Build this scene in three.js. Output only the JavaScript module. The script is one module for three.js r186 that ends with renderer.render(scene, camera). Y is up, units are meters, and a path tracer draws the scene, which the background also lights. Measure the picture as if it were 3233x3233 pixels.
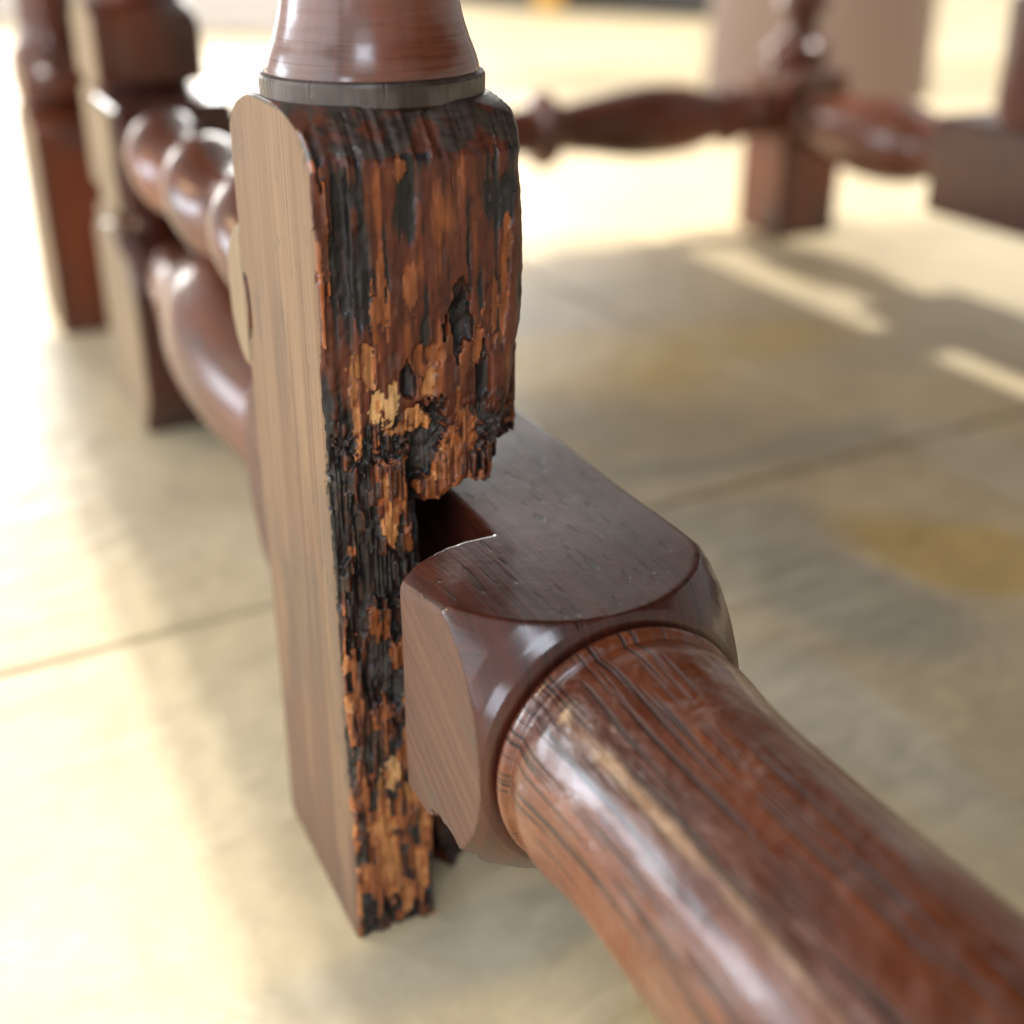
import * as THREE from 'three';
import { mergeGeometries } from 'three/addons/utils/BufferGeometryUtils.js';
import { RoundedBoxGeometry } from 'three/addons/geometries/RoundedBoxGeometry.js';
import { RectAreaLightUniformsLib } from 'three/addons/lights/RectAreaLightUniformsLib.js';

// ------------------------------------------------------------------ camera, light, exposure
const MM = 0.001;
const scene = new THREE.Scene();
const renderer = new THREE.WebGLRenderer({ antialias: true });
renderer.toneMapping = THREE.LinearToneMapping;
renderer.toneMappingExposure = 1.42;
renderer.shadowMap.enabled = true;

const camera = new THREE.PerspectiveCamera(43.517, 1, 0.01, 40);
camera.position.set(-0.0648, 0.22, 0.2176);
{
  const pitch = THREE.MathUtils.degToRad(25.71), yaw = THREE.MathUtils.degToRad(25.417);
  const d = new THREE.Vector3(Math.sin(yaw) * Math.cos(pitch), -Math.sin(pitch), -Math.cos(yaw) * Math.cos(pitch));
  camera.lookAt(camera.position.clone().add(d));
}
camera.focus = 0.243;
camera.userData.fStop = 6.8;

scene.background = new THREE.Color().setRGB(0.39, 0.38, 0.36);
RectAreaLightUniformsLib.init();
const LIGHTS = {
  side: { at: [-1.9, 0.50, -1.67], look: [0.0, 0.1, -0.05], w: 0.8, h: 0.6, color: [0.82, 0.90, 1.0], power: 12.0 },
  back: { at: [0.7, 0.55, -3.4], look: [0.5, 0.0, -0.6], w: 2.6, h: 0.8, color: [1.0, 0.97, 0.92], power: 9.0 },
  front: { at: [-0.66, 1.72, 1.58], look: [0.0, 0.15, 0.0], w: 0.95, h: 0.75, color: [0.80, 0.88, 1.0], power: 11.0 },
  low: { at: [-1.6, 0.42, 1.45], look: [0.0, 0.1, 0.0], w: 0.35, h: 0.6, color: [0.80, 0.88, 1.0], power: 9.0 },
  left: { at: [-2.5, 1.05, -0.2], look: [0.0, 0.1, -0.2], w: 3.2, h: 1.6, color: [0.95, 0.97, 1.0], power: 1.3 },  // soft fill added on the left side
  warm: { at: [-1.35, 1.22, -1.40], look: [0.0, 0.1, 0.0], tilt: true, w: 0.42, h: 0.30, color: [1.0, 0.70, 0.40], power: 12.0 },
  overheads: [ // unseen overhead lamps: x, y, z, candela
    [-0.30, 2.3, -1.05, 6.5], [-0.10, 2.3, 0.35, 2], [-0.22, 2.3, -0.95, 10.5], [1.58, 2.2, -0.60, 17],
  ],
};

// ------------------------------------------------------------------ numbers
let seed = 20240611;
const rnd = () => { seed = (seed * 1664525 + 1013904223) >>> 0; return seed / 4294967296; };
const hash = (a, b = 0, c = 0) => {
  let h = (Math.imul(a | 0, 374761393) ^ Math.imul(b | 0, 668265263) ^ Math.imul(c | 0, 2147483647 ^ 0x5bd1e995)) | 0;
  h = Math.imul(h ^ (h >>> 13), 1274126177); h ^= h >>> 16; h = Math.imul(h, 0x85ebca6b); h ^= h >>> 13;
  return (h >>> 0) / 4294967296;
};
const mix = (a, b, t) => a + (b - a) * t;
const clamp = (x, a = 0, b = 1) => Math.min(b, Math.max(a, x));
const smooth = (a, b, x) => { const t = clamp((x - a) / (b - a)); return t * t * (3 - 2 * t); };
function noise(x, y, s = 0) {
  const xi = Math.floor(x), yi = Math.floor(y), fx = x - xi, fy = y - yi;
  const u = fx * fx * (3 - 2 * fx), v = fy * fy * (3 - 2 * fy);
  return mix(mix(hash(xi, yi, s), hash(xi + 1, yi, s), u), mix(hash(xi, yi + 1, s), hash(xi + 1, yi + 1, s), u), v);
}
function fbm(x, y, s = 0, o = 4) {
  let a = 0, w = 0.5, t = 0;
  for (let k = 0; k < o; k++) { a += w * noise(x, y, s + k * 17); t += w; x *= 2.03; y *= 2.03; w *= 0.5; }
  return a / t;
}
// noise that repeats after px, py cells, for textures that tile
function pnoise(x, y, px, py, s = 0) {
  const xi = Math.floor(x), yi = Math.floor(y), fx = x - xi, fy = y - yi;
  const u = fx * fx * (3 - 2 * fx), v = fy * fy * (3 - 2 * fy);
  const w = (n, p) => ((n % p) + p) % p;
  const x0 = w(xi, px), x1 = w(xi + 1, px), y0 = w(yi, py), y1 = w(yi + 1, py);
  return mix(mix(hash(x0, y0, s), hash(x1, y0, s), u), mix(hash(x0, y1, s), hash(x1, y1, s), u), v);
}
function pfbm(u, v, px, py, s, o = 4) {
  let a = 0, w = 0.5, t = 0;
  for (let k = 0; k < o; k++) { a += w * pnoise(u * px, v * py, px, py, s + k * 31); t += w; px *= 2; py *= 2; w *= 0.5; }
  return a / t;
}
function texture(w, h, f, srgb, repeat = true) {
  const d = new Uint8Array(w * h * 4), c = [0, 0, 0];
  for (let j = 0; j < h; j++) for (let i = 0; i < w; i++) {
    f(i / w, j / h, c);
    const k = (j * w + i) * 4;
    for (let q = 0; q < 3; q++) {
      let x = clamp(c[q]);
      if (srgb) x = x <= 0.0031308 ? x * 12.92 : 1.055 * Math.pow(x, 1 / 2.4) - 0.055;
      d[k + q] = Math.round(x * 255);
    }
    d[k + 3] = 255;
  }
  const t = new THREE.DataTexture(d, w, h, THREE.RGBAFormat);
  t.magFilter = THREE.LinearFilter; t.minFilter = THREE.LinearMipmapLinearFilter; t.generateMipmaps = true;
  t.wrapS = t.wrapT = repeat ? THREE.RepeatWrapping : THREE.ClampToEdgeWrapping;
  if (srgb) t.colorSpace = THREE.SRGBColorSpace;
  t.needsUpdate = true;
  return t;
}

// ------------------------------------------------------------------ mesh a distance field (surface nets), millimetres
function nets(f, lo, hi, cell) {
  const n = [0, 1, 2].map((k) => Math.ceil((hi[k] - lo[k]) / cell) + 1);
  const [nx, ny, nz] = n, V = new Float32Array(nx * ny * nz), id = new Int32Array(nx * ny * nz).fill(-1);
  for (let k = 0, p = 0; k < nz; k++) for (let j = 0; j < ny; j++) for (let i = 0; i < nx; i++, p++)
    V[p] = f(lo[0] + i * cell, lo[1] + j * cell, lo[2] + k * cell, i, j, k);
  const pos = [], idx = [], sx = 1, sy = nx, sz = nx * ny;
  const off = [0, sx, sy, sx + sy, sz, sx + sz, sy + sz, sx + sy + sz];
  const E = [[0, 1], [0, 2], [0, 4], [1, 3], [1, 5], [2, 3], [2, 6], [3, 7], [4, 5], [4, 6], [5, 7], [6, 7]];
  for (let k = 0; k < nz - 1; k++) for (let j = 0; j < ny - 1; j++) for (let i = 0, p = k * sz + j * sy; i < nx - 1; i++, p++) {
    let m = 0;
    for (let c = 0; c < 8; c++) if (V[p + off[c]] < 0) m |= 1 << c;
    if (m === 0 || m === 255) continue;
    let x = 0, y = 0, z = 0, q = 0;
    for (const [a, b] of E) {
      if (((m >> a) & 1) === ((m >> b) & 1)) continue;
      const va = V[p + off[a]], vb = V[p + off[b]], t = va / (va - vb);
      x += mix(a & 1, b & 1, t); y += mix((a >> 1) & 1, (b >> 1) & 1, t); z += mix(a >> 2, b >> 2, t); q++;
    }
    id[p] = pos.length / 3;
    pos.push(lo[0] + (i + x / q) * cell, lo[1] + (j + y / q) * cell, lo[2] + (k + z / q) * cell);
  }
  const quad = (a, b, c, d, flip) => { if (a < 0 || b < 0 || c < 0 || d < 0) return; flip ? idx.push(a, c, b, a, d, c) : idx.push(a, b, c, a, c, d); };
  for (let k = 1; k < nz - 1; k++) for (let j = 1; j < ny - 1; j++) for (let i = 1, p = k * sz + j * sy + 1; i < nx - 1; i++, p++) {
    const a = V[p] < 0;
    if (a !== (V[p + sx] < 0)) quad(id[p - sy - sz], id[p - sz], id[p], id[p - sy], !a);
    if (a !== (V[p + sy] < 0)) quad(id[p - sx - sz], id[p - sx], id[p], id[p - sz], !a);
    if (a !== (V[p + sz] < 0)) quad(id[p - sx - sy], id[p - sy], id[p], id[p - sx], !a);
  }
  return { pos: new Float32Array(pos), idx };
}
// vertex normals, then split the triangles into named sets; each set gets its own vertices, uv and colours
function split(net, pick, sets) {
  const { pos, idx } = net, N = new Float32Array(pos.length), ab = new THREE.Vector3(), ac = new THREE.Vector3(), A = new THREE.Vector3();
  const fn = new Float32Array(idx.length);
  for (let t = 0; t < idx.length; t += 3) {
    const [a, b, c] = [idx[t] * 3, idx[t + 1] * 3, idx[t + 2] * 3];
    A.fromArray(pos, a); ab.fromArray(pos, b).sub(A); ac.fromArray(pos, c).sub(A); ab.cross(ac);
    for (const v of [a, b, c]) { N[v] += ab.x; N[v + 1] += ab.y; N[v + 2] += ab.z; }
    ab.normalize(); fn[t] = ab.x; fn[t + 1] = ab.y; fn[t + 2] = ab.z;
  }
  for (let v = 0; v < N.length; v += 3) { const l = Math.hypot(N[v], N[v + 1], N[v + 2]) || 1; N[v] /= l; N[v + 1] /= l; N[v + 2] /= l; }
  const out = {};
  for (const key in sets) out[key] = { p: [], n: [], u: [], c: [], i: [], map: new Map() };
  for (let t = 0; t < idx.length; t += 3) {
    const v = [idx[t], idx[t + 1], idx[t + 2]];
    const cx = (pos[v[0] * 3] + pos[v[1] * 3] + pos[v[2] * 3]) / 3, cy = (pos[v[0] * 3 + 1] + pos[v[1] * 3 + 1] + pos[v[2] * 3 + 1]) / 3, cz = (pos[v[0] * 3 + 2] + pos[v[1] * 3 + 2] + pos[v[2] * 3 + 2]) / 3;
    const key = pick(cx, cy, cz, fn[t], fn[t + 1], fn[t + 2]), o = out[key], s = sets[key];
    const ax = Math.abs(fn[t]), ay = Math.abs(fn[t + 1]), az = Math.abs(fn[t + 2]), dom = ax > ay && ax > az ? 0 : ay > az ? 1 : 2;
    for (const q of v) {
      const h = q * 3 + dom;
      let w = o.map.get(h);
      if (w === undefined) {
        w = o.p.length / 3; o.map.set(h, w);
        const x = pos[q * 3], y = pos[q * 3 + 1], z = pos[q * 3 + 2];
        o.p.push(x * MM, y * MM, z * MM); o.n.push(N[q * 3], N[q * 3 + 1], N[q * 3 + 2]);
        o.u.push(...s.uv(x, y, z, dom));
        if (s.color) o.c.push(...s.color(x, y, z, N[q * 3], N[q * 3 + 1], N[q * 3 + 2]));
      }
      o.i.push(w);
    }
  }
  const geos = {};
  for (const key in out) {
    const g = new THREE.BufferGeometry(), o = out[key];
    g.setAttribute('position', new THREE.Float32BufferAttribute(o.p, 3));
    g.setAttribute('normal', new THREE.Float32BufferAttribute(o.n, 3));
    g.setAttribute('uv', new THREE.Float32BufferAttribute(o.u, 2));
    if (o.c.length) g.setAttribute('color', new THREE.Float32BufferAttribute(o.c, 3));
    g.setIndex(o.i); geos[key] = g;
  }
  return geos;
}
function part(name, geometry, material, parent) {
  const m = new THREE.Mesh(geometry, material);
  m.name = name; m.castShadow = m.receiveShadow = true; parent.add(m);
  return m;
}
function group(name, parent) { const g = new THREE.Group(); g.name = name; parent.add(g); return g; }
const tag = (o, label, category, kind, grp) => { if (label) o.userData.label = label; if (category) o.userData.category = category; if (kind) o.userData.kind = kind; if (grp) o.userData.group = grp; return o; };

// ------------------------------------------------------------------ wood
// polished dark stained oak: u runs round or across, v along the grain; one tile is 80 x 160 mm
const oakCell = (u, v) => {
  const uu = u + 0.03 * (pfbm(u, v, 3, 2, 5, 3) - 0.5);
  const belt = smooth(0.52, 0.68, pnoise(u * 5, v, 5, 1, 77));    // belts of early wood with open pores
  let pores = 0;
  for (let k = 0; k < 3; k++) {
    const n = [26, 40, 70][k], len = [3, 5, 9][k], jit = uu * n + 0.5 * (pnoise(u * 12, v * 9, 12, 9, 31 + k) - 0.5), c = Math.floor(jit), cw = ((c % n) + n) % n;
    const y = v * len + hash(cw, k, 9) * 7, seg = Math.floor(y), on = hash(cw, ((seg % len) + len) % len, 40 + k);
    const fx = Math.abs(jit - c - 0.5) * 2, fy = y - seg, lens = smooth(0.0, 0.25, fy) * (1 - smooth(0.6, 0.98, fy)), wid = [0.20, 0.26, 0.36][k] * (0.6 + 0.8 * hash(cw, seg, 3)) * lens;
    if (on < (k === 2 ? 0.10 + 0.2 * belt : 0.03 + 0.38 * belt)) pores = Math.max(pores, (1 - smooth(wid * 0.35, wid + 0.05, fx)) * lens * (k === 2 ? 0.6 : 1));
  }
  return [pores, pfbm(uu, v, 60, 5, 21, 3), pfbm(uu, v, 5, 2, 51, 3), pfbm(u, v, 9, 14, 91, 4), pfbm(u, v, 26, 44, 140, 3)];
};
const oakMap = texture(1024, 1024, (u, v, c) => {
  const [p, f, b, m] = oakCell(u, v);
  const k = clamp(0.42 + 0.9 * (b - 0.5) + 0.40 * (f - 0.5) + 0.45 * (m - 0.5)), d = clamp(p * (0.75 + 0.5 * m));
  const a = [mix(0.044, 0.20, k), mix(0.0085, 0.047, k), mix(0.004, 0.0095, k)];
  c[0] = mix(a[0], 0.020, d); c[1] = mix(a[1], 0.009, d); c[2] = mix(a[2], 0.007, d);
}, true);
const oakBump = texture(1024, 1024, (u, v, c) => {
  const [p, f, , m, n] = oakCell(u, v);
  c[0] = c[1] = c[2] = clamp(0.66 + 0.55 * (m - 0.5) + 0.45 * (n - 0.5) + 0.05 * (f - 0.5) - 0.55 * p);
}, false);
// the same oak where it was turned across the camera: mottled, faint lathe rings, few pores
const polish = texture(512, 512, (u, v, c) => {                   // where the wax is rubbed thin: r weight, g roughness
  const m = pfbm(u, v, 8, 14, 191, 4), n = pfbm(u, v, 40, 60, 193, 3);
  c[0] = clamp(0.25 + 1.5 * (m - 0.25) * 0.8 + 0.5 * (n - 0.5)); c[1] = clamp(0.75 - 0.9 * (m - 0.5) + 0.4 * (n - 0.5), 0.3, 1); c[2] = 0;
}, false);
const turnMap = texture(1024, 1024, (u, v, c) => {
  const f = pfbm(u, v, 50, 4, 221, 3), b = pfbm(u, v, 4, 3, 251, 4), r = pfbm(u, v, 4, 220, 271, 2), gr = smooth(0.55, 0.7, pfbm(u, v, 7, 9, 291, 4));
  const k = clamp(0.40 + 1.3 * (b - 0.5) + 0.35 * (f - 0.5) + 0.2 * (r - 0.5));
  const a = [mix(0.036, 0.200, k), mix(0.0085, 0.046, k), mix(0.004, 0.013, k)];
  for (let q = 0; q < 3; q++) c[q] = mix(a[q], [0.060, 0.046, 0.038][q], 0.35 * gr);
}, true);
const turnBump = texture(1024, 1024, (u, v, c) => { c[0] = c[1] = c[2] = clamp(0.5 + 0.35 * (pfbm(u, v, 10, 16, 311, 4) - 0.5) + 0.25 * (pfbm(u, v, 3, 260, 331, 2) - 0.5)); }, false);
const scale = (t, x, y) => { const k = t.clone(); k.repeat.set(x, y); k.needsUpdate = true; return k; };
const OAK = new THREE.MeshPhysicalMaterial({ name: 'polished_oak', map: oakMap, bumpMap: oakBump, bumpScale: 0.0017, roughness: 0.58, roughnessMap: polish, clearcoat: 0.9, clearcoatMap: polish, clearcoatRoughness: 0.17 });
const TURN = new THREE.MeshPhysicalMaterial({ name: 'turned_oak', map: turnMap, bumpMap: turnBump, bumpScale: 0.0006, roughness: 0.5, specularIntensity: 0.5, clearcoat: 0.5, clearcoatRoughness: 0.16 });
// darker, less grained stain on the blocks: hand-rubbed, faintly scratched
const blockMap = texture(1024, 1024, (u, v, c) => {
  const g = pfbm(u, v, 90, 4, 3, 3), b = pfbm(u, v, 6, 3, 8, 4), s = pfbm(u, v, 220, 12, 14, 2);
  const pit = smooth(0.70, 0.80, pfbm(u, v, 64, 22, 33, 2));
  const k = clamp(0.30 + 0.8 * (b - 0.5) + 0.5 * (g - 0.5) + 0.25 * (s - 0.5));
  c[0] = mix(0.026, 0.115, k) * (1 - 0.6 * pit); c[1] = mix(0.0055, 0.0215, k) * (1 - 0.6 * pit); c[2] = mix(0.003, 0.0075, k) * (1 - 0.6 * pit);
}, true);
const blockBump = texture(1024, 1024, (u, v, c) => {
  const g = pfbm(u, v, 90, 4, 3, 3), m = pfbm(u, v, 14, 22, 61, 4), q = pfbm(u, v, 90, 180, 14, 2);
  const pit = smooth(0.70, 0.80, pfbm(u, v, 64, 22, 33, 2));
  c[0] = c[1] = c[2] = clamp(0.5 + 0.16 * (g - 0.5) + 0.30 * (m - 0.5) + 0.05 * (q - 0.5) - 0.18 * pit);
}, false);
const grimeMap = texture(512, 512, (u, v, c) => {
  const b = pfbm(u, v, 8, 24, 401, 4), s = pfbm(u, v, 60, 20, 421, 3), k = smooth(0.40, 0.62, b);
  for (let q = 0; q < 3; q++) c[q] = mix([0.030, 0.017, 0.012][q], [0.068, 0.052, 0.045][q], k) * (0.6 + 0.8 * s);
}, true);
const POLISHED = new THREE.MeshPhysicalMaterial({ name: 'turned_oak_polished', map: turnMap, bumpMap: turnBump, bumpScale: 0.0009, roughness: 0.5, clearcoat: 0.9, clearcoatRoughness: 0.2 });
const BLOCK = new THREE.MeshPhysicalMaterial({ name: 'rubbed_oak_block', map: blockMap, bumpMap: blockBump, bumpScale: 0.0007, roughness: 0.5, specularIntensity: 0.5, clearcoat: 0.75, clearcoatRoughness: 0.16 });
// bare sawn oak, no polish: pale straight grain
const sawn = (tones, dark, lowTone) => texture(512, 1024, (u, v, c) => {
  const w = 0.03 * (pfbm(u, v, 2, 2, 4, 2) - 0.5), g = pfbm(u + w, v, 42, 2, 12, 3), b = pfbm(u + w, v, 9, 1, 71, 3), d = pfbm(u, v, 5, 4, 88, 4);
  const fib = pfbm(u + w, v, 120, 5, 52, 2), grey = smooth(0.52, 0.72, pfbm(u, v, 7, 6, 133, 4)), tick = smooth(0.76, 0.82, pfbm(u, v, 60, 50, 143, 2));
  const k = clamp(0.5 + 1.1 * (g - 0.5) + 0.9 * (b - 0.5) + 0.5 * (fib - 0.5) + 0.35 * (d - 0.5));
  const lowStreak = lowTone ? clamp(smooth(0.46, 0.54, 0.62 - v + 1.1 * (b - 0.5) + 0.7 * (g - 0.5) + 0.5 * (d - 0.5))) : 0;   // reddish brown streaks, denser towards the bottom
  for (let q = 0; q < 3; q++) c[q] = mix(mix(mix(tones[0][q], tones[1][q], k), lowTone ? lowTone[q] * (0.75 + 0.5 * fib) : 0, 0.62 * lowStreak), dark[q], 0.40 * grey + 0.5 * tick);
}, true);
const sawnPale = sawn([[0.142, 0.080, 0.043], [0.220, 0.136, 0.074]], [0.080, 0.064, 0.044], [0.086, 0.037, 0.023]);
const sawnRed = sawn([[0.066, 0.026, 0.0145], [0.122, 0.056, 0.033]], [0.066, 0.047, 0.033]);
const sawnBump = texture(512, 1024, (u, v, c) => { c[0] = c[1] = c[2] = 0.5 + 0.5 * (pfbm(u, v, 120, 5, 52, 2) - 0.5) + 0.3 * (pfbm(u, v, 40, 30, 7, 3) - 0.5); }, false);
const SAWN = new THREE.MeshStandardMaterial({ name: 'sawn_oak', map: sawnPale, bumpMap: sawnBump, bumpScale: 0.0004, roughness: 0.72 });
const SAWNLIGHT = new THREE.MeshStandardMaterial({ name: 'sawn_oak_end', map: sawn([[0.195, 0.135, 0.076], [0.285, 0.205, 0.12]], [0.12, 0.09, 0.06]), bumpMap: sawnBump, bumpScale: 0.0006, roughness: 0.75 });
const SAWNRED = new THREE.MeshStandardMaterial({ name: 'sawn_oak_stained', map: sawnRed, bumpMap: sawnBump, bumpScale: 0.0005, roughness: 0.62 });
const WORN = new THREE.MeshPhysicalMaterial({ name: 'worn_oak', vertexColors: true, roughness: 0.5, specularIntensity: 0.6, clearcoat: 0.22, clearcoatRoughness: 0.25 });

const boxUV = (sx, sy) => (x, y, z, dom) => dom === 0 ? [z / sx, y / sy] : dom === 1 ? [x / sx, z / sy] : [x / sx, y / sy];
const revolve = (profile) => (t) => {                              // piecewise linear radius
  for (let k = 1; k < profile.length; k++) if (t <= profile[k][0]) { const [a, b] = [profile[k - 1], profile[k]]; return mix(a[1], b[1], clamp((t - a[0]) / (b[0] - a[0] || 1))); }
  return profile[profile.length - 1][1];
};
// turning along +y from a list of [y, r] in mm, with uv in tiles of the oak texture
function turning(points, seg = 96, sub = 6) {
  const curve = new THREE.SplineCurve(points.map(([y, r]) => new THREE.Vector2(r, y)));
  const pts = curve.getPoints(points.length * sub).map((p) => new THREE.Vector2(Math.max(0.1, p.x) * MM, p.y * MM));
  const g = new THREE.LatheGeometry(pts, seg), u = g.attributes.uv, p = g.attributes.position;
  for (let k = 0; k < u.count; k++) u.setXY(k, Math.round(u.getX(k) * seg) / seg * 2, p.getY(k) / 0.16);
  return g;
}
// sharp mouldings: straight segments, creased
function moulding(points, seg = 96) {
  const gs = [];
  for (let k = 1; k < points.length; k++) {
    const g = new THREE.LatheGeometry([points[k - 1], points[k]].map(([y, r]) => new THREE.Vector2(r * MM, y * MM)), seg);
    const u = g.attributes.uv, p = g.attributes.position;
    for (let q = 0; q < u.count; q++) u.setXY(q, u.getX(q) * 2, p.getY(q) / 0.16);
    gs.push(g);
  }
  return mergeGeometries(gs);
}
// barley twist along +z
function twist(len, R, amp, starts, pitch, clipX) {
  const ns = Math.ceil(len / 1.6), nt = 72, P = [], U = [], I = [];
  for (let s = 0; s <= ns; s++) for (let t = 0; t <= nt; t++) {
    const z = len * s / ns, a = t / nt * 2 * Math.PI, e = smooth(0, 14, z) * (1 - smooth(len - 14, len, z));
    const rr = (typeof R === 'function' ? R(z / len) : R) + amp * e * Math.cos(starts * a - 2 * Math.PI * z / pitch);
    let x = rr * Math.cos(a), y = rr * Math.sin(a);
    if (clipX !== undefined && x < clipX) x = clipX;
    P.push(x * MM, y * MM, z * MM); U.push(t / nt * 2, z / 160);
  }
  for (let s = 0; s < ns; s++) for (let t = 0; t < nt; t++) { const a = s * (nt + 1) + t, b = a + nt + 1; I.push(a, a + 1, b, b, a + 1, b + 1); }
  const g = new THREE.BufferGeometry();
  g.setAttribute('position', new THREE.Float32BufferAttribute(P, 3)); g.setAttribute('uv', new THREE.Float32BufferAttribute(U, 2)); g.setIndex(I); g.computeVertexNormals();
  return g;
}

// ------------------------------------------------------------------ the floor: sandstone flags
const stone = (u, v, s) => {
  const wx = (pfbm(u, v, 3, 3, 200 + s, 4) - 0.5), wy = (pfbm(u, v, 3, 3, 240 + s, 4) - 0.5);
  const U = u + 0.35 * wx, V = v + 0.35 * wy;
  return { ochre: smooth(0.50, 0.66, pfbm(U, V, 4, 2, 300 + s, 4)), grey: smooth(0.48, 0.70, pfbm(U, V, 2, 3, 340 + s, 4)), band: pfbm(U, V, 2, 9, 380 + s, 4), fine: pfbm(u, v, 40, 40, 420 + s, 4), grain: pfbm(u, v, 180, 180, 460 + s, 2), line: Math.abs(pfbm(U, V, 3, 3, 500 + s, 3) - 0.5) };
};
const stoneMap = texture(1024, 1024, (u, v, c) => {
  const q = stone(u, v, 0), a = [0.61, 0.505, 0.325];
  const o = [0.58, 0.42, 0.165], g = [0.43, 0.405, 0.31], w = 0.95 * q.ochre, x = 0.9 * q.grey * (1 - 0.5 * q.ochre);
  const ln = (1 - smooth(0.0, 0.05, q.line)) * 0.07, k = 1 + 0.34 * (q.band - 0.5) + 0.22 * (q.fine - 0.5) + 0.14 * (q.grain - 0.5) - ln;
  for (let i = 0; i < 3; i++) c[i] = mix(mix(a[i], o[i], w), g[i], x) * k;
}, true);
const stoneBump = texture(1024, 1024, (u, v, c) => {
  const r = pfbm(u + 0.02 * pnoise(u * 6, v * 6, 6, 6, 3), v, 5, 60, 620, 4), f = pfbm(u, v, 50, 70, 660, 4);
  c[0] = c[1] = c[2] = clamp(0.5 + 0.55 * (r - 0.5) + 0.55 * (f - 0.5));
}, false);
// the flags in view: ochre and grey clouds where they lie (metres from the joint crossing, along the joints)
const clouds = [ // x, z, half length, half width, turn, tint (0 ochre, 1 grey, 2 pale), weight
  [-0.055, -0.160, 0.085, 0.058, 0.3, 0, 0.85], [0.035, -0.165, 0.075, 0.050, 0.3, 0, 0.7], [-0.068, 0.075, 0.034, 0.062, -0.35, 0, 0.95], [-0.130, 0.080, 0.030, 0.085, -0.25, 1, 0.85], [-0.125, 0.020, 0.05, 0.030, 0.2, 1, 0.6],
  [-0.05, -0.035, 0.10, 0.018, 0.1, 1, 0.6], [-0.18, 0.155, 0.026, 0.080, -0.1, 2, 0.6], [0.02, 0.04, 0.036, 0.07, 0.1, 2, 0.6], [-0.30, 0.185, 0.07, 0.018, 0.15, 1, 0.7], [-0.46, -0.12, 0.05, 0.16, 0.1, 2, 0.2], [-0.33, -0.20, 0.03, 0.08, 0.3, 1, 0.5], [-0.42, 0.12, 0.10, 0.16, 0.2, 2, 0.2], [-0.25, 0.24, 0.05, 0.02, 0.3, 0, 0.6],  // the grey streak at the post foot tints in its shade
];
const flagMap = texture(1024, 1024, (u, v, c) => {
  const q = stone(u, v, 3), x = (u - 0.5) * 1.2, z = (v - 0.5) * 1.2, wx = 0.085 * (pfbm(u, v, 9, 9, 710, 4) - 0.5), wz = 0.085 * (pfbm(u, v, 9, 9, 740, 4) - 0.5);
  const o = [0, 0, 0];
  for (const [cx, cz, a, b, t, k, w] of clouds) {
    const dx = x + wx - cx, dz = z + wz - cz, e = Math.hypot((dx * Math.cos(t) + dz * Math.sin(t)) / a, (dz * Math.cos(t) - dx * Math.sin(t)) / b);
    o[k] = Math.max(o[k], w * (1 - smooth(0.55, 1.15, e)));
  }
  const tint = [[0.60, 0.43, 0.155], [0.41, 0.375, 0.285], [0.63, 0.565, 0.425]], k = 1 + 0.22 * (q.band - 0.5) + 0.30 * (q.fine - 0.5) + 0.16 * (q.grain - 0.5);
  for (let i = 0; i < 3; i++) {
    let b = mix([0.605, 0.505, 0.330][i], [0.59, 0.47, 0.26][i], 0.45 * q.ochre);
    b = mix(b, tint[1][i], 0.35 * q.grey); b = mix(b, tint[2][i], o[2]); b = mix(b, tint[1][i], o[1]); b = mix(b, tint[0][i], o[0]);
    c[i] = b * k;
  }
}, true);
const FLAG = new THREE.MeshPhysicalMaterial({ name: 'sandstone_clouded', map: flagMap, bumpMap: scale(stoneBump, 2, 2), bumpScale: 0.0013, roughness: 0.42 });
const STONE = new THREE.MeshPhysicalMaterial({ name: 'sandstone', map: stoneMap, bumpMap: stoneBump, bumpScale: 0.0026, roughness: 0.42 });
const GROUT = new THREE.MeshStandardMaterial({ name: 'grout', color: new THREE.Color().setRGB(0.15, 0.155, 0.12), roughness: 0.95 });
{
  const floor = tag(group('floor', scene), 'buff sandstone flag floor with narrow grey joints', null, 'structure');
  const S = 0.6, J = 0.0032;
  floor.position.set(0.3168, 0, -0.1848); floor.rotation.y = 0.070;             // a joint crossing
  const bed = part('grout_bed', new THREE.BoxGeometry(9, 0.02, 9), GROUT, floor); bed.position.y = -0.0125;
  const shared = [0, 1, 2, 3].map((k) => {
    const g = new RoundedBoxGeometry(S - J, 0.03, S - J, 2, 0.0012), p = g.attributes.position, u = g.attributes.uv;
    for (let q = 0; q < p.count; q++) {
      const x = p.getX(q) / 0.62, z = p.getZ(q) / 0.62, [a, b] = k & 1 ? [z, -x] : [x, z];
      u.setXY(q, (k & 2 ? -a : a) + 0.31 * k, b + 0.17 * k);
    }
    return g;
  });
  for (let i = -5; i <= 5; i++) for (let j = -8; j <= 3; j++) {
    const hero = (i === -1 || i === 0) && (j === 0 || j === -1);
    let g = shared[Math.floor(hash(i + 50, j + 50, 4) * 4)];
    if (hero) {
      g = g.clone();
      const p = g.attributes.position, u = g.attributes.uv;
      for (let q = 0; q < p.count; q++) u.setXY(q, 0.5 + (p.getX(q) + (i + 0.5) * S) / 1.2, 0.5 + (p.getZ(q) + (j + 0.5) * S) / 1.2);
    }
    const m = part('slab', g, hero ? FLAG : STONE, floor);
    m.position.set((i + 0.5) * S, -0.015, (j + 0.5) * S);
  }
}

// ------------------------------------------------------------------ the gateleg table
const table = tag(group('gateleg_table', scene), 'dark stained oak gateleg table with one badly worn splintered leg', 'table');

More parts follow.
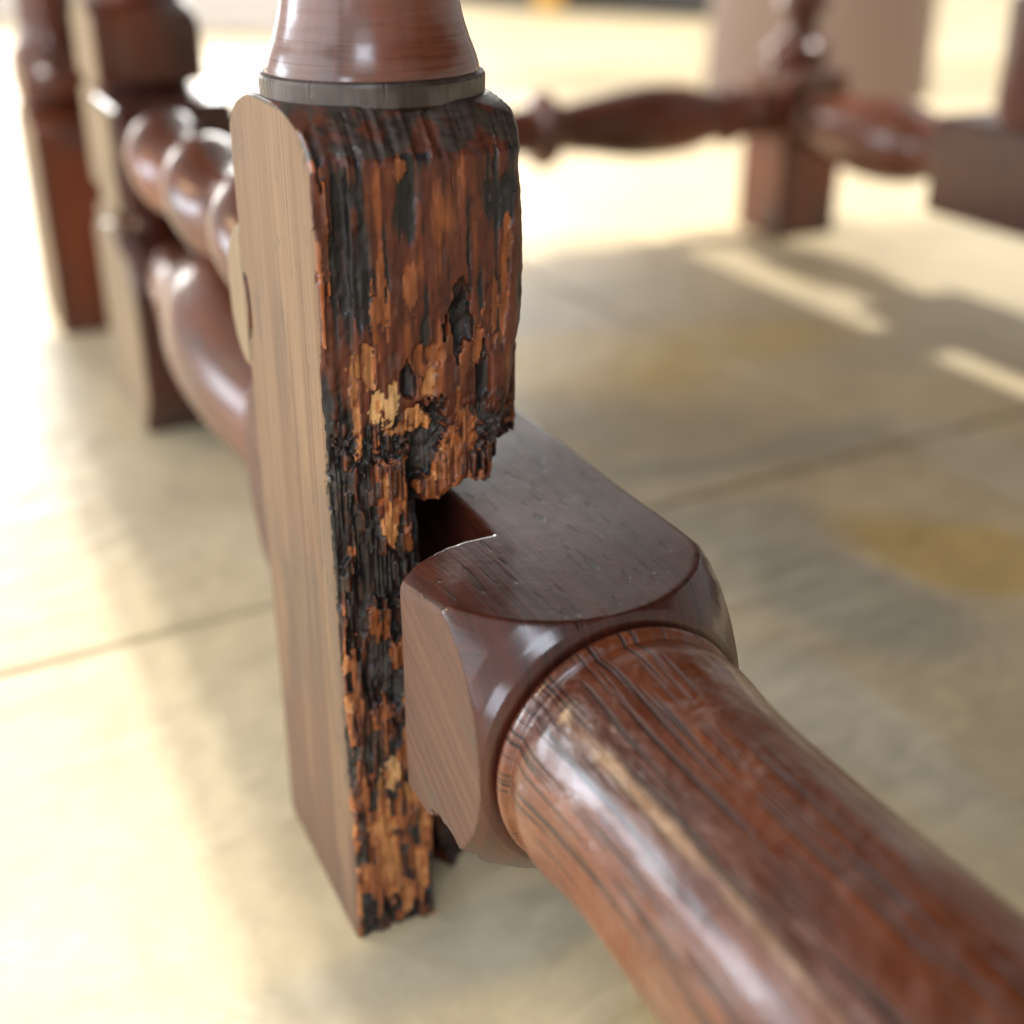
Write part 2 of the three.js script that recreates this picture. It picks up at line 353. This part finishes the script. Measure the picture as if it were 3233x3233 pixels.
// --- the worn gate leg: block from the floor to the shoulder
const gateLeg = tag(group('gate_leg', table), 'gate leg with pale sawn side, splintered front and a cut half-lap');
{
  const CELL = 0.45, lo = [-2, -1.5, -60], hi = [47, 188, 3];
  const nx = Math.ceil((hi[0] - lo[0]) / CELL) + 1, ny = Math.ceil((hi[1] - lo[1]) / CELL) + 1;
  // what the front has lost: every fibre strip breaks off at its own length and depth
  const chips = [ // x, y, half width, half height, tone (3 orange, 4 pale), depth
    [7.6, 139.5, 2.6, 4.5, 4, 0.9], [6.2, 132, 0.9, 9, 4, 0.5], [12.4, 131.2, 3.0, 3.2, 5, 0.4], [17.2, 128.4, 2.4, 2.2, 4, 0.5], [16, 126.5, 4.2, 1.4, 4, 0.7], [20.4, 140.4, 2.6, 3.2, 3, 0.8], [21.2, 134.5, 1.6, 2.8, 4, 0.7],
    [12.2, 106.4, 1.4, 4.6, 4, 0.6], [22.6, 112.6, 4.2, 2.2, 3, 0.4], [27.6, 113.6, 3.6, 1.6, 3, 0.3], [28.6, 124, 2.6, 8, 3, 0.35], [25.4, 118, 2.2, 5, 3, 0.6], [34.6, 149, 2.3, 8, 3, 0.5], [37.6, 156, 1.7, 7, 3, 0.6], [31.6, 141, 1.8, 5, 3, 0.8],
    [12.0, 151, 1.9, 8, 3, 0.2], [17.6, 155, 1.2, 5, 3, 0.3], [7.2, 33, 1.7, 9, 4, 0.6], [10.0, 45.5, 2.2, 3.6, 5, 0.4], [4.7, 20, 1.5, 12, 3, 0.3], [9.0, 21, 1.9, 8, 4, 0.6], [12.4, 34, 1.5, 8, 3, 0.6], [8.2, 57, 1.2, 7, 3, 0.5], [3.0, 45, 1.0, 8, 3, 0.3], [14, 52, 1.4, 6, 3, 0.5],
    [12.4, 76, 1.6, 3, 3, 0.5], [7.6, 84, 1.3, 4, 3, 0.5], [14.8, 62.5, 1.6, 3, 4, 0.4], [0.9, 166, 1.4, 12, 3, 0.1], [0.8, 152, 1.0, 9, 3, 0.1], [17.2, 175.2, 1.5, 2.2, 3, 0.2],
  ];
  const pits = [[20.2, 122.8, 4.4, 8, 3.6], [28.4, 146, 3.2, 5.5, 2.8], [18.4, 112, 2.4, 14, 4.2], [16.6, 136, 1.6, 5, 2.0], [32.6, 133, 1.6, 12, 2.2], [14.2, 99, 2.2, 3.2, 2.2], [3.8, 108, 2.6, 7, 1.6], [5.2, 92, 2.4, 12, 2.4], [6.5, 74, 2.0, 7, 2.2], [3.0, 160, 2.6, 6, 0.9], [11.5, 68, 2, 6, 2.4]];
  const field = (x, y) => {                                        // -> [depth mm, tone 0 black 1 dark 2 red 3 orange 4 pale 5 straw]
    const wob = 2.2 * (fbm(x * 0.09, y * 0.03, 3, 3) - 0.5), rag = 3.5 * (fbm(x * 0.55, y * 0.35, 11, 3) - 0.5);
    const up = smooth(118, 134, y + rag), foot = 1 - smooth(30, 62, y + 3 * rag);
    let depth = 0, tone = 2, own = up > 0.5;
    const lay = (w, L, k, weight) => {
      const xx = (x + wob) / w + k * 13.7, c = Math.floor(xx), jl = L * (0.5 + 1.2 * hash(c, k, 5)), yy = (y + rag * 0.8 + 60 * hash(c, k, 6)) / jl, s = Math.floor(yy);
      const r = hash(c, s, 50 + k), e = Math.min(xx - c, c + 1 - xx) * w;
      return [r, e, weight];
    };
    const [ra] = lay(3.4, mix(15, 30, up), 1, 1), [rb, eb] = lay(1.7, mix(8, 17, up), 2, 1), [rc, ec] = lay(0.95, mix(5, 10, up), 3, 1);
    const broad = fbm(x * 0.10 + 7, y * 0.035, 23, 3), patch = fbm(x * 0.17 + 3, y * 0.065, 57, 4), streak = fbm(x * 0.9, y * 0.035, 63, 3);
    const low = 0.36 * ra + 0.36 * rb + 0.28 * rc + 0.65 * (broad - 0.5) - 0.07 * (1 - foot) + 0.05 * foot;
    const high = 0.5 + 1.35 * (patch - 0.5) + 0.7 * (streak - 0.5) + 0.10 * (rb - 0.5) + 0.06 * (ra - 0.5);
    const edge = 1 - smooth(5.6, 7.0, x + 0.6 * wob);              // the dark strip beside the sawn side
    const v = mix(low, high - 0.20 * edge, up);
    tone = up > 0.5 ? (v < 0.36 ? 0 : v < 0.46 ? 1 : v < 0.84 ? 2 : 3) : v < 0.46 ? 0 : v < 0.53 ? 1 : v < (foot > 0.5 ? 0.60 : 0.66) ? 2 : v < (foot > 0.5 ? 0.76 : 0.82) ? 3 : 4;
    depth = tone === 0 ? mix(0.9, 1.9, ra) : tone === 1 ? mix(0.4, 0.9, rb) : tone === 2 ? 0.12 + 0.25 * rc : 0.35 + 0.5 * rb;
    depth = mix(depth * 1.25, depth * 0.25 + 0.9 * clamp(0.55 - v) + 0.25 * rb, up);
    depth += edge * up * (0.8 + 0.5 * fbm(x * 0.9, y * 0.7, 15, 2));
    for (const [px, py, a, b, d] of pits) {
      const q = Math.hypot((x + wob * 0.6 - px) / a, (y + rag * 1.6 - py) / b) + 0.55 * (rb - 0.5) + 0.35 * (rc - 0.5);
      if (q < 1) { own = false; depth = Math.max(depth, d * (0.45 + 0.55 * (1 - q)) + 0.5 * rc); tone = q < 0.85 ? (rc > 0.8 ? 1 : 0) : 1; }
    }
    for (const [px, py, a, b, tn, d] of chips) {
      const q = Math.hypot((x + wob * 0.5 - px) / a, (y + rag * 1.4 - py) / b) + 0.75 * (rb - 0.5) + 0.5 * (rc - 0.5);
      if (q < 0.95) { tone = tn - (rc > 0.72 ? 1 : 0); depth = d + 0.35 * rc; own = false; }
    }
    if (ec < 0.16 && up < 0.8) { depth += 0.35; if (tone < 3) tone = Math.min(tone, 1); }
    if (eb < 0.14) depth += 0.25 * (1 - 0.6 * up);
    depth += 0.22 * (noise(x * 1.1, y * 0.9, 101) - 0.5);
    depth += 0.5 * (fbm(x * 1.3, y * 0.16, 71, 3) - 0.5) + 0.5 * (fbm(x * 0.5, y * 0.5, 83, 2) - 0.5) * (1 - up);
    depth += 0.9 * (fbm(x * 0.12, y * 0.06, 97, 2) - 0.35);
    // corners worn round: left arris a little, right arris more and more towards the break
    depth += 2.4 * Math.pow(clamp((1.6 - x - 1.6 * (fbm(y * 0.12, 3, 19, 3) - 0.5)) / 2.4), 2);
    const xr = mix(37.0, 42.2, smooth(112, 150, y)) + 1.6 * (fbm(y * 0.16, 8, 29, 3) - 0.5);
    depth += 7 * Math.pow(clamp((x - xr + 4.0) / 5.5), 2.4);
    depth += 2.2 * smooth(9, 0, y) * fbm(x * 0.5, 2, 31, 2);      // splintered end on the floor
    depth += 7 * Math.pow(clamp((y - 177.2 - 0.8 * (rb - 0.5)) / 8.5), 1.2);   // the shoulder turned over the face
    return [Math.max(0, depth), tone, own ? v : -1];
  };
  const D = new Float32Array(nx * ny), bottom = new Float32Array(nx);
  for (let j = 0; j < ny; j++) for (let i = 0; i < nx; i++) D[j * nx + i] = field(lo[0] + i * CELL, lo[1] + j * CELL)[0];
  const shoulder = revolve([[-10, 60], [168, 60], [172, 37.2], [176, 36.2], [179.5, 34.0], [182.5, 30.4], [184.6, 26.0], [186, 22.0], [190, 21.8]]);
  const ragged = (x, z) => 113 + 1.6 * (noise(x * 0.45, z * 0.3, 7) - 0.5) * 2 - 3.2 * smooth(27, 22, x) * smooth(-14, -4, z) + 4.5 * smooth(33, 38.5, x);
  const f = (x, y, z, i, j) => {
    const e = D[j * nx + i];
    let d = Math.max(-x + 0.0, x - 43.6 + 0.5 * Math.max(0, noise(y * 0.2, z * 0.2, 3) * 2), -55.6 - z, (z + e) * 0.8, -y + 0.35 * noise(x * 0.6, z * 0.6, 5), y - 186);
    if (d > 4) return d;
    if (y > 164) d = Math.max(d, (Math.hypot(x - 22, z + 27.5) - shoulder(y)) * 0.75);
    // the half-lap: right half cut away where the stretcher passes; broken short foot below it
    const g = 19.0 + 0.5 * (noise(y * 0.3, z * 0.2, 13) - 0.5), fz = 8 + 16 * noise(x * 0.3, y * 0.25, 41) + 0.5 * (x - 19);
    const lap = Math.max(x - g, y - ragged(x, z));
    const stub = Math.max(y - 40 - 4 * noise(x * 0.4, z * 0.4, 17), z + fz, x - 30 - 5 * noise(y * 0.3, z * 0.2, 43));
    d = Math.max(d, Math.min(x - g, Math.max(ragged(x, z) - y, -100), stub));
    // little gouge beside the rail's sawn cheek
    const gy = (y - 138.5) / 7.5, gz = z + 54.6 - 2.0 * (1 - gy * gy);
    d = Math.max(d, -Math.max(Math.abs(gz) - 1.5, Math.abs(y - 138.5) - 7.2, x - 3.5));
    d = Math.max(d, -Math.max(Math.abs(z + 55.2) - 0.8, Math.abs(y - 129.5) - 3.4, x - 2.5));
    return d;
  };
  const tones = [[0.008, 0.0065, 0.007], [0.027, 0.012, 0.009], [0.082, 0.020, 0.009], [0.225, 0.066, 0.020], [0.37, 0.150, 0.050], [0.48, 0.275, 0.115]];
  const geos = split(nets(f, lo, hi, CELL), (x, y, z, a, b, c) => (a < -0.8 && x < 0.45 && y < 185 ? 'sawn' : 'worn'), {
    sawn: { uv: (x, y, z) => [z / 70, y / 210] },
    worn: {
      uv: (x, y, z, dom) => boxUV(80, 160)(x, y, z, dom),
      color: (x, y, z, a, b, c) => {
        let t = 1;
        const n = noise(x * 1.7, y * 0.5, 5), n2 = fbm(x * 0.6, y * 0.12, 15, 3);
        let v = -1;
        if (z > -9) [, t, v] = field(x, Math.min(y, 178));
        else t = n2 > 0.52 ? 2 : 1;
        if (y > 178.0 + 2.5 * (noise(x * 0.4, z * 0.3, 44) - 0.5)) {      // grimy hand-turned shoulder
          const g = fbm(x * 0.22, y * 0.5 + z * 0.22, 6, 4), w = fbm(x * 0.8, z * 0.8 + y * 2.5, 26, 2), red = smooth(0.48, 0.62, g);
          return [0, 1, 2].map((q) => mix([0.042, 0.030, 0.023][q], [0.082, 0.024, 0.012][q], red) * (0.45 + 1.1 * w));
        }
        if (v > 0) {
          const fib = fbm(x * 2.4, y * 0.11, 35, 3), fine = noise(x * 3.1, y * 0.9, 45), a = smooth(0.36, 0.52, v), b = smooth(0.66, 0.95, v), k = (0.5 + 1.0 * n2) * (0.40 + 0.9 * fib + 0.35 * fine);
          return [0, 1, 2].map((q) => mix(mix(tones[0][q] * 1.3, tones[2][q], a), tones[3][q], 0.75 * b) * k + 0.012 * smooth(0.6, 0.85, fbm(x * 0.4, y * 0.2, 61, 3)));
        }
        const base = tones[t], other = tones[clamp(t + (n > 0.5 ? 1 : -1), 0, 5)], m = t < 2 ? 0.18 * Math.abs(n - 0.5) * 2 : 0.45 * Math.abs(n - 0.5);
        const fib = fbm(x * 2.4, y * 0.11, 35, 3), k = (0.55 + 0.9 * n2) * (0.45 + 1.1 * fib), dust = t < 2 ? 0.035 * smooth(0.55, 0.8, fbm(x * 0.3, y * 0.15, 61, 3)) : 0;
        return [0, 1, 2].map((q) => mix(base[q], other[q], m) * k + dust * [1, 0.93, 0.85][q]);
      },
    },
  });
  part('splintered_block', geos.worn, WORN, gateLeg);
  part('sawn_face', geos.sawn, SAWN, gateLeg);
  const GRIME = new THREE.MeshPhysicalMaterial({ name: 'grimy_oak', map: grimeMap, bumpMap: blockBump, bumpScale: 0.0007, roughness: 0.5, clearcoat: 0.2, clearcoatRoughness: 0.3 });
  const ring = part('turned_ring', moulding([[184.5, 20], [185.2, 21.3], [185.6, 21.6], [189.0, 21.7], [189.6, 21.4], [190.0, 20.6]]), GRIME, gateLeg);
  ring.position.set(22 * MM, 0, -27.5 * MM);
  const sh = part('turned_shaft', mergeGeometries([
    turning([[190.0, 20.6], [191.2, 20.4], [193.6, 19.6], [196.7, 18.4], [202, 17.0], [212, 15.6], [228, 15.2], [250, 17.5], [300, 23], [330, 22], [380, 17], [430, 20], [480, 16], [500, 18]]),
    moulding([[500, 18], [502, 24], [560, 24], [690, 24]]),
  ]), POLISHED, gateLeg);
  sh.position.set(22 * MM, 0, -27.5 * MM);
}

// --- the long stretcher through the half-lap
const stretcher = tag(group('stretcher', table), 'low stretcher with a notched square block and a polished turned shaft');
const RX = 37.0, RY = 77.7, HB = 27.7;
{
  const arc = revolve([[-200, 60], [-112, 27.5], [-108, 31.5], [-103, 35.5], [-96, 39.0], [-90, 60], [18, 60], [23, 40.4], [29, 39.4], [34.5, 37.7], [39.2, 35.3], [43.0, 32.5], [46.4, 29.5], [48.5, 27.3], [49.0, 25.6], [60, 25.6]]);
  const lo = [RX - HB - 2, RY - HB - 2, -113], hi = [RX + HB + 2, RY + HB + 2, 50.5];
  const f = (x, y, z) => {
    const wx = 0.35 * (noise(y * 0.06, z * 0.04, 3) - 0.5), ax = Math.abs(x - RX) - HB + wx, ay = Math.abs(y - RY) - HB + wx;
    let d = Math.max(ax, ay, z - 49.0, -111 - z);
    const worn = x < RX && y > RY ? (1 - smooth(9, 38, z)) * smooth(-30, 8, z) : 0;           // the arris beside the notch is rubbed round
    const ex = 1.4 + 15.5 * worn, ey = 1.4 + 6.5 * worn, qx = Math.max(ax + ex, 0) / ex, qy = Math.max(ay + ey, 0) / ey;
    if (qx > 0 && qy > 0) d = Math.max(d, (Math.hypot(qx, qy) - 1) * ey);
    d = Math.max(d, (Math.hypot(x - RX, y - RY) - arc(z)) * 0.7);
    const nx = x - 29.8 + 0.6 * (noise(y * 0.2, z * 0.1, 8) - 0.5), nz = z - 10.4 - 0.4 * (noise(y * 0.3, x * 0.3, 9) - 0.5);
    d = Math.max(d, -Math.max(nx, nz, -63 - z));
    // chipped lower corner of the cheek
    const q = Math.hypot((x - RX + HB) * 0.8, (y - RY + HB) * 0.7, (z - 33) * 0.35) - 3.2 - 1.6 * noise(y * 0.8, z * 0.5, 4);
    return Math.max(d, -q);
  };
  const geos = split(nets(f, lo, hi, 0.55), (x, y, z, a) => (a < -0.8 && x < RX - HB + 0.7 ? (z > 0 ? 'sawn' : 'back') : 'block'), {
    back: { uv: (x, y, z) => [(y + 0.5 * z) / 60, (z - 0.5 * y) / 180] },
    sawn: { uv: (x, y, z) => [(y + 0.5 * z) / 60, (z - 0.5 * y) / 180] },
    block: { uv: (x, y, z, dom) => dom === 0 ? [y / 80, z / 160] : [x / 80, z / 160] },
  });
  part('block', geos.block, BLOCK, stretcher);
  part('sawn_cheek', geos.sawn, SAWNRED, stretcher); part('sawn_cheek', geos.back, SAWNRED, stretcher);
  const place = (m, z, turn = 1.2) => { m.rotation.set(Math.PI / 2, 0, 0); m.rotateY(turn); m.position.set(RX * MM, RY * MM, z * MM); return m; };
  place(part('turned_shaft', mergeGeometries([
    moulding([[48.0, 22.8], [49.6, 22.8]]), 
    turning([[49.5, 22.8], [49.6, 24.6], [50.2, 25.3], [51.4, 25.7], [52.6, 25.5], [53.4, 24.7]], 96, 5),
    turning([[53.4, 24.7], [54.0, 24.5], [57, 25.1], [60, 25.3], [66, 24.6], [72, 24.1], [82, 23.9], [95, 24.0], [110, 24.5], [128, 25.3], [150, 26.2], [180, 27], [220, 26.5], [270, 22], [330, 20]]),
  ]), OAK, stretcher), 0);
  const tw = part('twisted_shaft', twist(212, (t) => t < 0.5 ? mix(13, 29, smooth(0, 0.5, t)) : mix(29, 21, smooth(0.5, 1.0, t)), 2.4, 2, 150), TURN, stretcher);
  tw.position.set(RX * MM, (RY - 1) * MM, -320 * MM);
}

// --- the gate's own rail, above the stretcher
{
  const rail = group('gate_rail', table);
  const tw = part('twisted_rail', twist(236, (t) => 13.8 + 1.8 * t, 3.6, 1, 66), TURN, rail);
  tw.position.set(31 * MM, 130 * MM, -306 * MM);
  const g = new THREE.SphereGeometry(1, 64, 40), p = g.attributes.position, u = g.attributes.uv;
  for (let k = 0; k < p.count; k++) {
    const x = p.getX(k) * 26, y = p.getY(k) * 23, z = p.getZ(k) * 19;
    p.setXYZ(k, Math.max(x, -19.2) * MM, y * MM, Math.min(z, 1.6) * MM); u.setXY(k, z / 70, y / 210);
  }
  g.computeVertexNormals();
  const cheek = part('sawn_cheek', g, SAWNLIGHT, rail); cheek.position.set(19.4 * MM, 139 * MM, -58 * MM);
}

// --- frame legs
function legGeometry(hx, hz, profile, sawnSide, top, cell = 1.5) {
  const r = revolve(profile);
  const f = (x, y, z) => {
    const bx = Math.max(Math.abs(x) - hx, Math.abs(z) - hz, -y, y - top), d = Math.max(bx, (Math.hypot(x, z) - r(y)) * 0.8);
    return sawnSide ? Math.max(d, -hx * 0.86 - x) : d;
  };
  return split(nets(f, [-hx - 3, -3, -hz - 3], [hx + 3, top + 3, hz + 3], cell), (x, y, z, a) => (sawnSide && a < -0.8 && x < -hx * 0.86 + 1 && y < 215 ? 'sawn' : 'block'), {
    sawn: { uv: (x, y, z) => [z / 70, y / 210] }, block: { uv: (x, y, z, dom) => dom === 0 ? [z / 80, y / 160] : [x / 80, y / 160] },
  });
}
const upperTurning = (y0) => [[y0, 22], [y0 + 3, 22], [y0 + 5, 18], [y0 + 14, 15], [y0 + 40, 14], [y0 + 90, 21], [y0 + 130, 20], [y0 + 180, 15], [y0 + 230, 19], [y0 + 280, 15]];
{ // second leg, with the pivot post's stacked blocks
  const leg = group('leg', table);
  const g = legGeometry(24, 28, [[0, 60], [84, 60], [86, 36], [90, 33], [93, 27], [94, 21], [99, 21], [100, 26], [102, 60], [142, 60], [143, 36], [145, 22.5], [147, 22.5], [148, 34], [149, 60], [170, 60], [171, 36], [175, 33], [178, 26], [180, 22], ...upperTurning(180), [480, 60], [700, 60]], true, 690);
  part('turned_post', g.block, TURN, leg); part('sawn_face', g.sawn, SAWNLIGHT, leg);
  leg.position.set(39.5 * MM, 0, -386 * MM);
  const blk = part('rail_block', new RoundedBoxGeometry(0.048, 0.044, 0.050, 4, 0.003), BLOCK, leg); blk.position.set(1.0 * MM, 123 * MM, 46 * MM);
  const cheek = part('rail_cheek', new RoundedBoxGeometry(0.0016, 0.040, 0.044, 2, 0.0006), SAWNLIGHT, leg); cheek.position.set(-24.0 * MM, 123 * MM, 46 * MM);
  const r = revolve([[0, 60], [66, 60], [70, 38], [76, 35], [81, 31], [85, 26], [88, 20], [99, 12]]);
  const low = split(nets((x, y, z) => Math.max(Math.abs(x - 2) - 25, Math.abs(z - 20) - 44, -y, y - 96, (Math.hypot((z - 8) * 0.62, x) - r(y)) * 0.8, (10 - y) * 0.8 + (z - 55)), [-26, -3, -27], [30, 99, 67], 1.5), (x, y, z, a) => (a < -0.8 && x < -21 ? 'sawn' : 'block'), {
    sawn: { uv: (x, y, z) => [z / 70, y / 210] }, block: { uv: (x, y, z, dom) => dom === 0 ? [z / 80, y / 160] : [x / 80, y / 160] },
  });
  part('stretcher_block', low.block, BLOCK, leg); part('sawn_face', low.sawn, SAWNLIGHT, leg);
}
{ // third leg, at the far corner
  const leg = group('leg', table);
  const g = legGeometry(24, 40, [[0, 60], [108, 60], [109, 46], [110, 36], [114, 33], [117, 27], [119, 22], [122, 22], [124, 30], [126, 34], [136, 34], [139, 30], [142, 24], ...upperTurning(143), [480, 60], [700, 60]], true, 690);
  part('turned_post', g.block, TURN, leg); part('sawn_face', g.sawn, SAWNLIGHT, leg);
  leg.position.set(24 * MM, 0, -544 * MM);
}
{ // the leg on the far right
  const leg = group('leg', table);
  const g = legGeometry(25, 25, [[0, 60], [106, 60], [107, 36], [110, 33], [112, 26], [113, 20], [117, 20], [121, 23], [126, 22], [131, 16], [136, 11], [141, 11], [147, 16], [153, 17.5], [160, 15], [166, 12], [180, 12], [250, 20], [300, 17], [360, 13], [430, 18], [470, 14], [480, 60], [700, 60]], false, 690);
  part('turned_post', g.block, TURN, leg);
  leg.position.set(516 * MM, 0, -542 * MM);
}
{ // end stretcher between the far legs
  const s = group('end_stretcher', table);
  const m = part('turned_shaft', turning([[-30, 17], [0, 17], [12, 20], [24, 15], [45, 20.5], [75, 24], [110, 22], [140, 15.5], [148, 15.5], [156, 23], [164, 23], [172, 15], [215, 14], [258, 15], [266, 23], [274, 23], [282, 15.5], [300, 17], [340, 23], [375, 22], [400, 16], [410, 20], [424, 16], [460, 17]], 64), TURN, s);
  m.rotation.z = -Math.PI / 2; m.position.set(45 * MM, 84 * MM, -538 * MM);
}
{ // right-hand stretcher with its own notched block and pivot post
  const s = group('stretcher', table);
  const a = part('turned_shaft', turning([[-30, 18], [0, 18], [14, 15.5], [26, 20], [52, 24.5], [78, 26], [104, 23], [120, 18], [150, 18]], 64), TURN, s);
  a.rotation.x = Math.PI / 2; a.position.set(512 * MM, 79 * MM, -516 * MM);
  const b = part('block', new RoundedBoxGeometry(0.056, 0.056, 0.36, 4, 0.004), BLOCK, s); b.position.set(512 * MM, 78 * MM, -190 * MM);
  const post = part('pivot_post', mergeGeometries([moulding([[104, 0.1], [104, 23], [170, 23], [172, 20]]), turning([[172, 20], [190, 17], [240, 15], [320, 21], [420, 16], [520, 20], [690, 20]])]), TURN, s);
  post.position.set(512 * MM, 0, -320 * MM);
}
{ // top and the hanging leaf
  const TOP = new THREE.MeshPhysicalMaterial({ name: 'table_top_oak', map: scale(blockMap, 1, 1), roughness: 0.4, clearcoat: 0.4, clearcoatRoughness: 0.2 });
  const top = part('table_top', new RoundedBoxGeometry(0.66, 0.02, 1.45, 4, 0.006), TOP, table); top.position.set(0.27, 0.70, 0.065);
  for (const x of [-0.048, 0.60]) { const leaf = part('drop_leaf', new RoundedBoxGeometry(0.018, 0.33, 1.30, 4, 0.006), TOP, table); leaf.position.set(x, 0.53, 0.06); }
}

// ------------------------------------------------------------------ what stands far behind
{
  const GREY = new THREE.MeshStandardMaterial({ name: 'grey_paint', color: new THREE.Color().setRGB(0.40, 0.38, 0.36), roughness: 0.7 });
  const m = new THREE.Mesh(new RoundedBoxGeometry(1.0, 0.10, 0.30, 4, 0.01), GREY); m.name = 'plinth'; m.castShadow = m.receiveShadow = true;
  m.scale.set(1.35, 1, 1); m.rotation.y = -0.815; m.position.set(0.23 + 0.11, 0.05, -2.42 - 0.10); scene.add(m);
  tag(m, 'low grey painted plinth on the floor far behind the legs', 'plinth');
  const TAUPE = new THREE.MeshStandardMaterial({ name: 'taupe_cloth', color: new THREE.Color().setRGB(0.165, 0.115, 0.092), roughness: 0.85 });
  const p = new THREE.Mesh(new THREE.CylinderGeometry(0.118, 0.136, 0.62, 40, 1), TAUPE); p.name = 'pedestal'; p.castShadow = p.receiveShadow = true;
  p.position.set(0.985, 0.31, -1.12); scene.add(p);
  tag(p, 'blurred taupe pedestal standing behind the right table leg', 'pedestal');
  const DARK = new THREE.MeshStandardMaterial({ name: 'dark_cabinet', color: new THREE.Color().setRGB(0.02, 0.018, 0.018), roughness: 0.5 });
  const c = new THREE.Mesh(new RoundedBoxGeometry(0.8, 0.5, 0.3, 4, 0.01), DARK); c.name = 'cabinet'; c.castShadow = c.receiveShadow = true;
  c.rotation.y = -1.105; c.position.set(1.268 + 0.134, 0.25, -2.295 - 0.067); scene.add(c);
  tag(c, 'dark low cabinet in the far background', 'cabinet');
  const JAR = new THREE.MeshStandardMaterial({ name: 'ochre_glaze', color: new THREE.Color().setRGB(0.48, 0.29, 0.07), roughness: 0.4 });
  const jar = new THREE.Mesh(new THREE.LatheGeometry([[0, 0], [0.022, 0], [0.032, 0.03], [0.03, 0.06], [0.018, 0.085], [0.022, 0.095]].map(([r, y]) => new THREE.Vector2(r, y)), 32), JAR);
  jar.name = 'jar'; jar.castShadow = jar.receiveShadow = true; jar.position.set(1.215, 0, -2.30); scene.add(jar);
  tag(jar, 'small ochre jar on the floor before the dark cabinet', 'jar');
}

// ------------------------------------------------------------------ windows and an added fill that light the place (outside the picture)
const FRAME = new THREE.MeshStandardMaterial({ name: 'window_paint', color: new THREE.Color().setRGB(0.75, 0.74, 0.71), roughness: 0.5 });
function windowLight(name, label, q) {
  const g = group(name, scene);
  g.position.set(...q.at);
  const t = new THREE.Vector3(...q.look); t.y = q.at[1];          // windows stand upright
  g.lookAt(q.tilt ? new THREE.Vector3(...q.look) : t);
  const glow = new THREE.MeshStandardMaterial({ name: 'window_glow', color: 0x000000, emissive: new THREE.Color().setRGB(...q.color), emissiveIntensity: Math.min(1.5, q.power) });
  const pane = part('window_pane', new THREE.BoxGeometry(q.w, q.h, 0.01), glow, g); pane.position.z = -0.03; pane.castShadow = false;
  for (const [w, h, x, y] of [[q.w + 0.12, 0.06, 0, q.h / 2 + 0.03], [q.w + 0.12, 0.06, 0, -q.h / 2 - 0.03], [0.06, q.h, q.w / 2 + 0.03, 0], [0.06, q.h, -q.w / 2 - 0.03, 0]]) {
    const b = part('window_frame', new RoundedBoxGeometry(w, h, 0.05, 2, 0.005), FRAME, g); b.position.set(x, y, 0);
  }
  const l = new THREE.RectAreaLight(new THREE.Color().setRGB(...q.color), q.power, q.w, q.h);
  l.rotation.y = Math.PI; l.position.z = 0.0; g.add(l);
  tag(g, label, 'window');
}
windowLight('window', 'low bright window to the left of the table', LIGHTS.side);
{ // a warm shaded lamp that the polished wood mirrors
  const q = LIGHTS.warm, g = group('shaded_lamp', scene);
  g.position.set(...q.at); g.lookAt(new THREE.Vector3(...q.look));
  const glow = new THREE.MeshStandardMaterial({ name: 'lamp_glow', color: 0x000000, emissive: new THREE.Color().setRGB(...q.color), emissiveIntensity: 1.2 });
  part('lamp_shade', new RoundedBoxGeometry(q.w, q.h, 0.02, 3, 0.008), glow, g).position.z = -0.03;
  part('lamp_back', new RoundedBoxGeometry(q.w + 0.03, q.h + 0.03, 0.04, 3, 0.01), FRAME, g).position.z = -0.065;
  const l = new THREE.RectAreaLight(new THREE.Color().setRGB(...q.color), q.power, q.w, q.h);
  l.rotation.y = Math.PI; g.add(l);
  tag(g, 'warm shaded lamp up to the left of the table', 'lamp');
}
LIGHTS.overheads.forEach(([x, y, z, cd], k) => {  // unseen overhead lamps; their shades and cords are added
  const g = group(k ? `overhead_lamp_00${k}` : 'overhead_lamp', scene); g.position.set(x, y, z);
  const glow = new THREE.MeshStandardMaterial({ name: 'bulb_glow', color: 0x000000, emissive: new THREE.Color().setRGB(1, 0.86, 0.68), emissiveIntensity: 3 });
  part('bulb', new THREE.SphereGeometry(0.03, 24, 16), glow, g);
  part('lamp_shade', new THREE.CylinderGeometry(0.03, 0.05, 0.06, 32, 1, true), FRAME, g).position.y = 0.06;
  part('cord', new THREE.CylinderGeometry(0.003, 0.003, 0.5, 8), FRAME, g).position.y = 0.33;
  const l = new THREE.PointLight(new THREE.Color().setRGB(1, 0.95, 0.89), cd, 0, 2); l.castShadow = true; l.shadow.radius = 1.3; g.add(l);
  tag(g, ['unseen overhead lamp beyond the left side of the table', 'unseen overhead lamp above the worn leg', 'unseen overhead lamp past the far end of the table', 'unseen overhead lamp over the right side of the table'][k], 'lamp', null, 'unseen overhead lamps over the table');
});
windowLight('window_001', 'tall bright window beyond the far end of the table', LIGHTS.back);
windowLight('window_002', 'high bright window in front of the worn leg', LIGHTS.front);
windowLight('window_004', 'added wide soft fill panel along the left side', LIGHTS.left);  // added fill light, built like a window
windowLight('window_003', 'narrow bright window low on the front left', LIGHTS.low);

renderer.render(scene, camera);
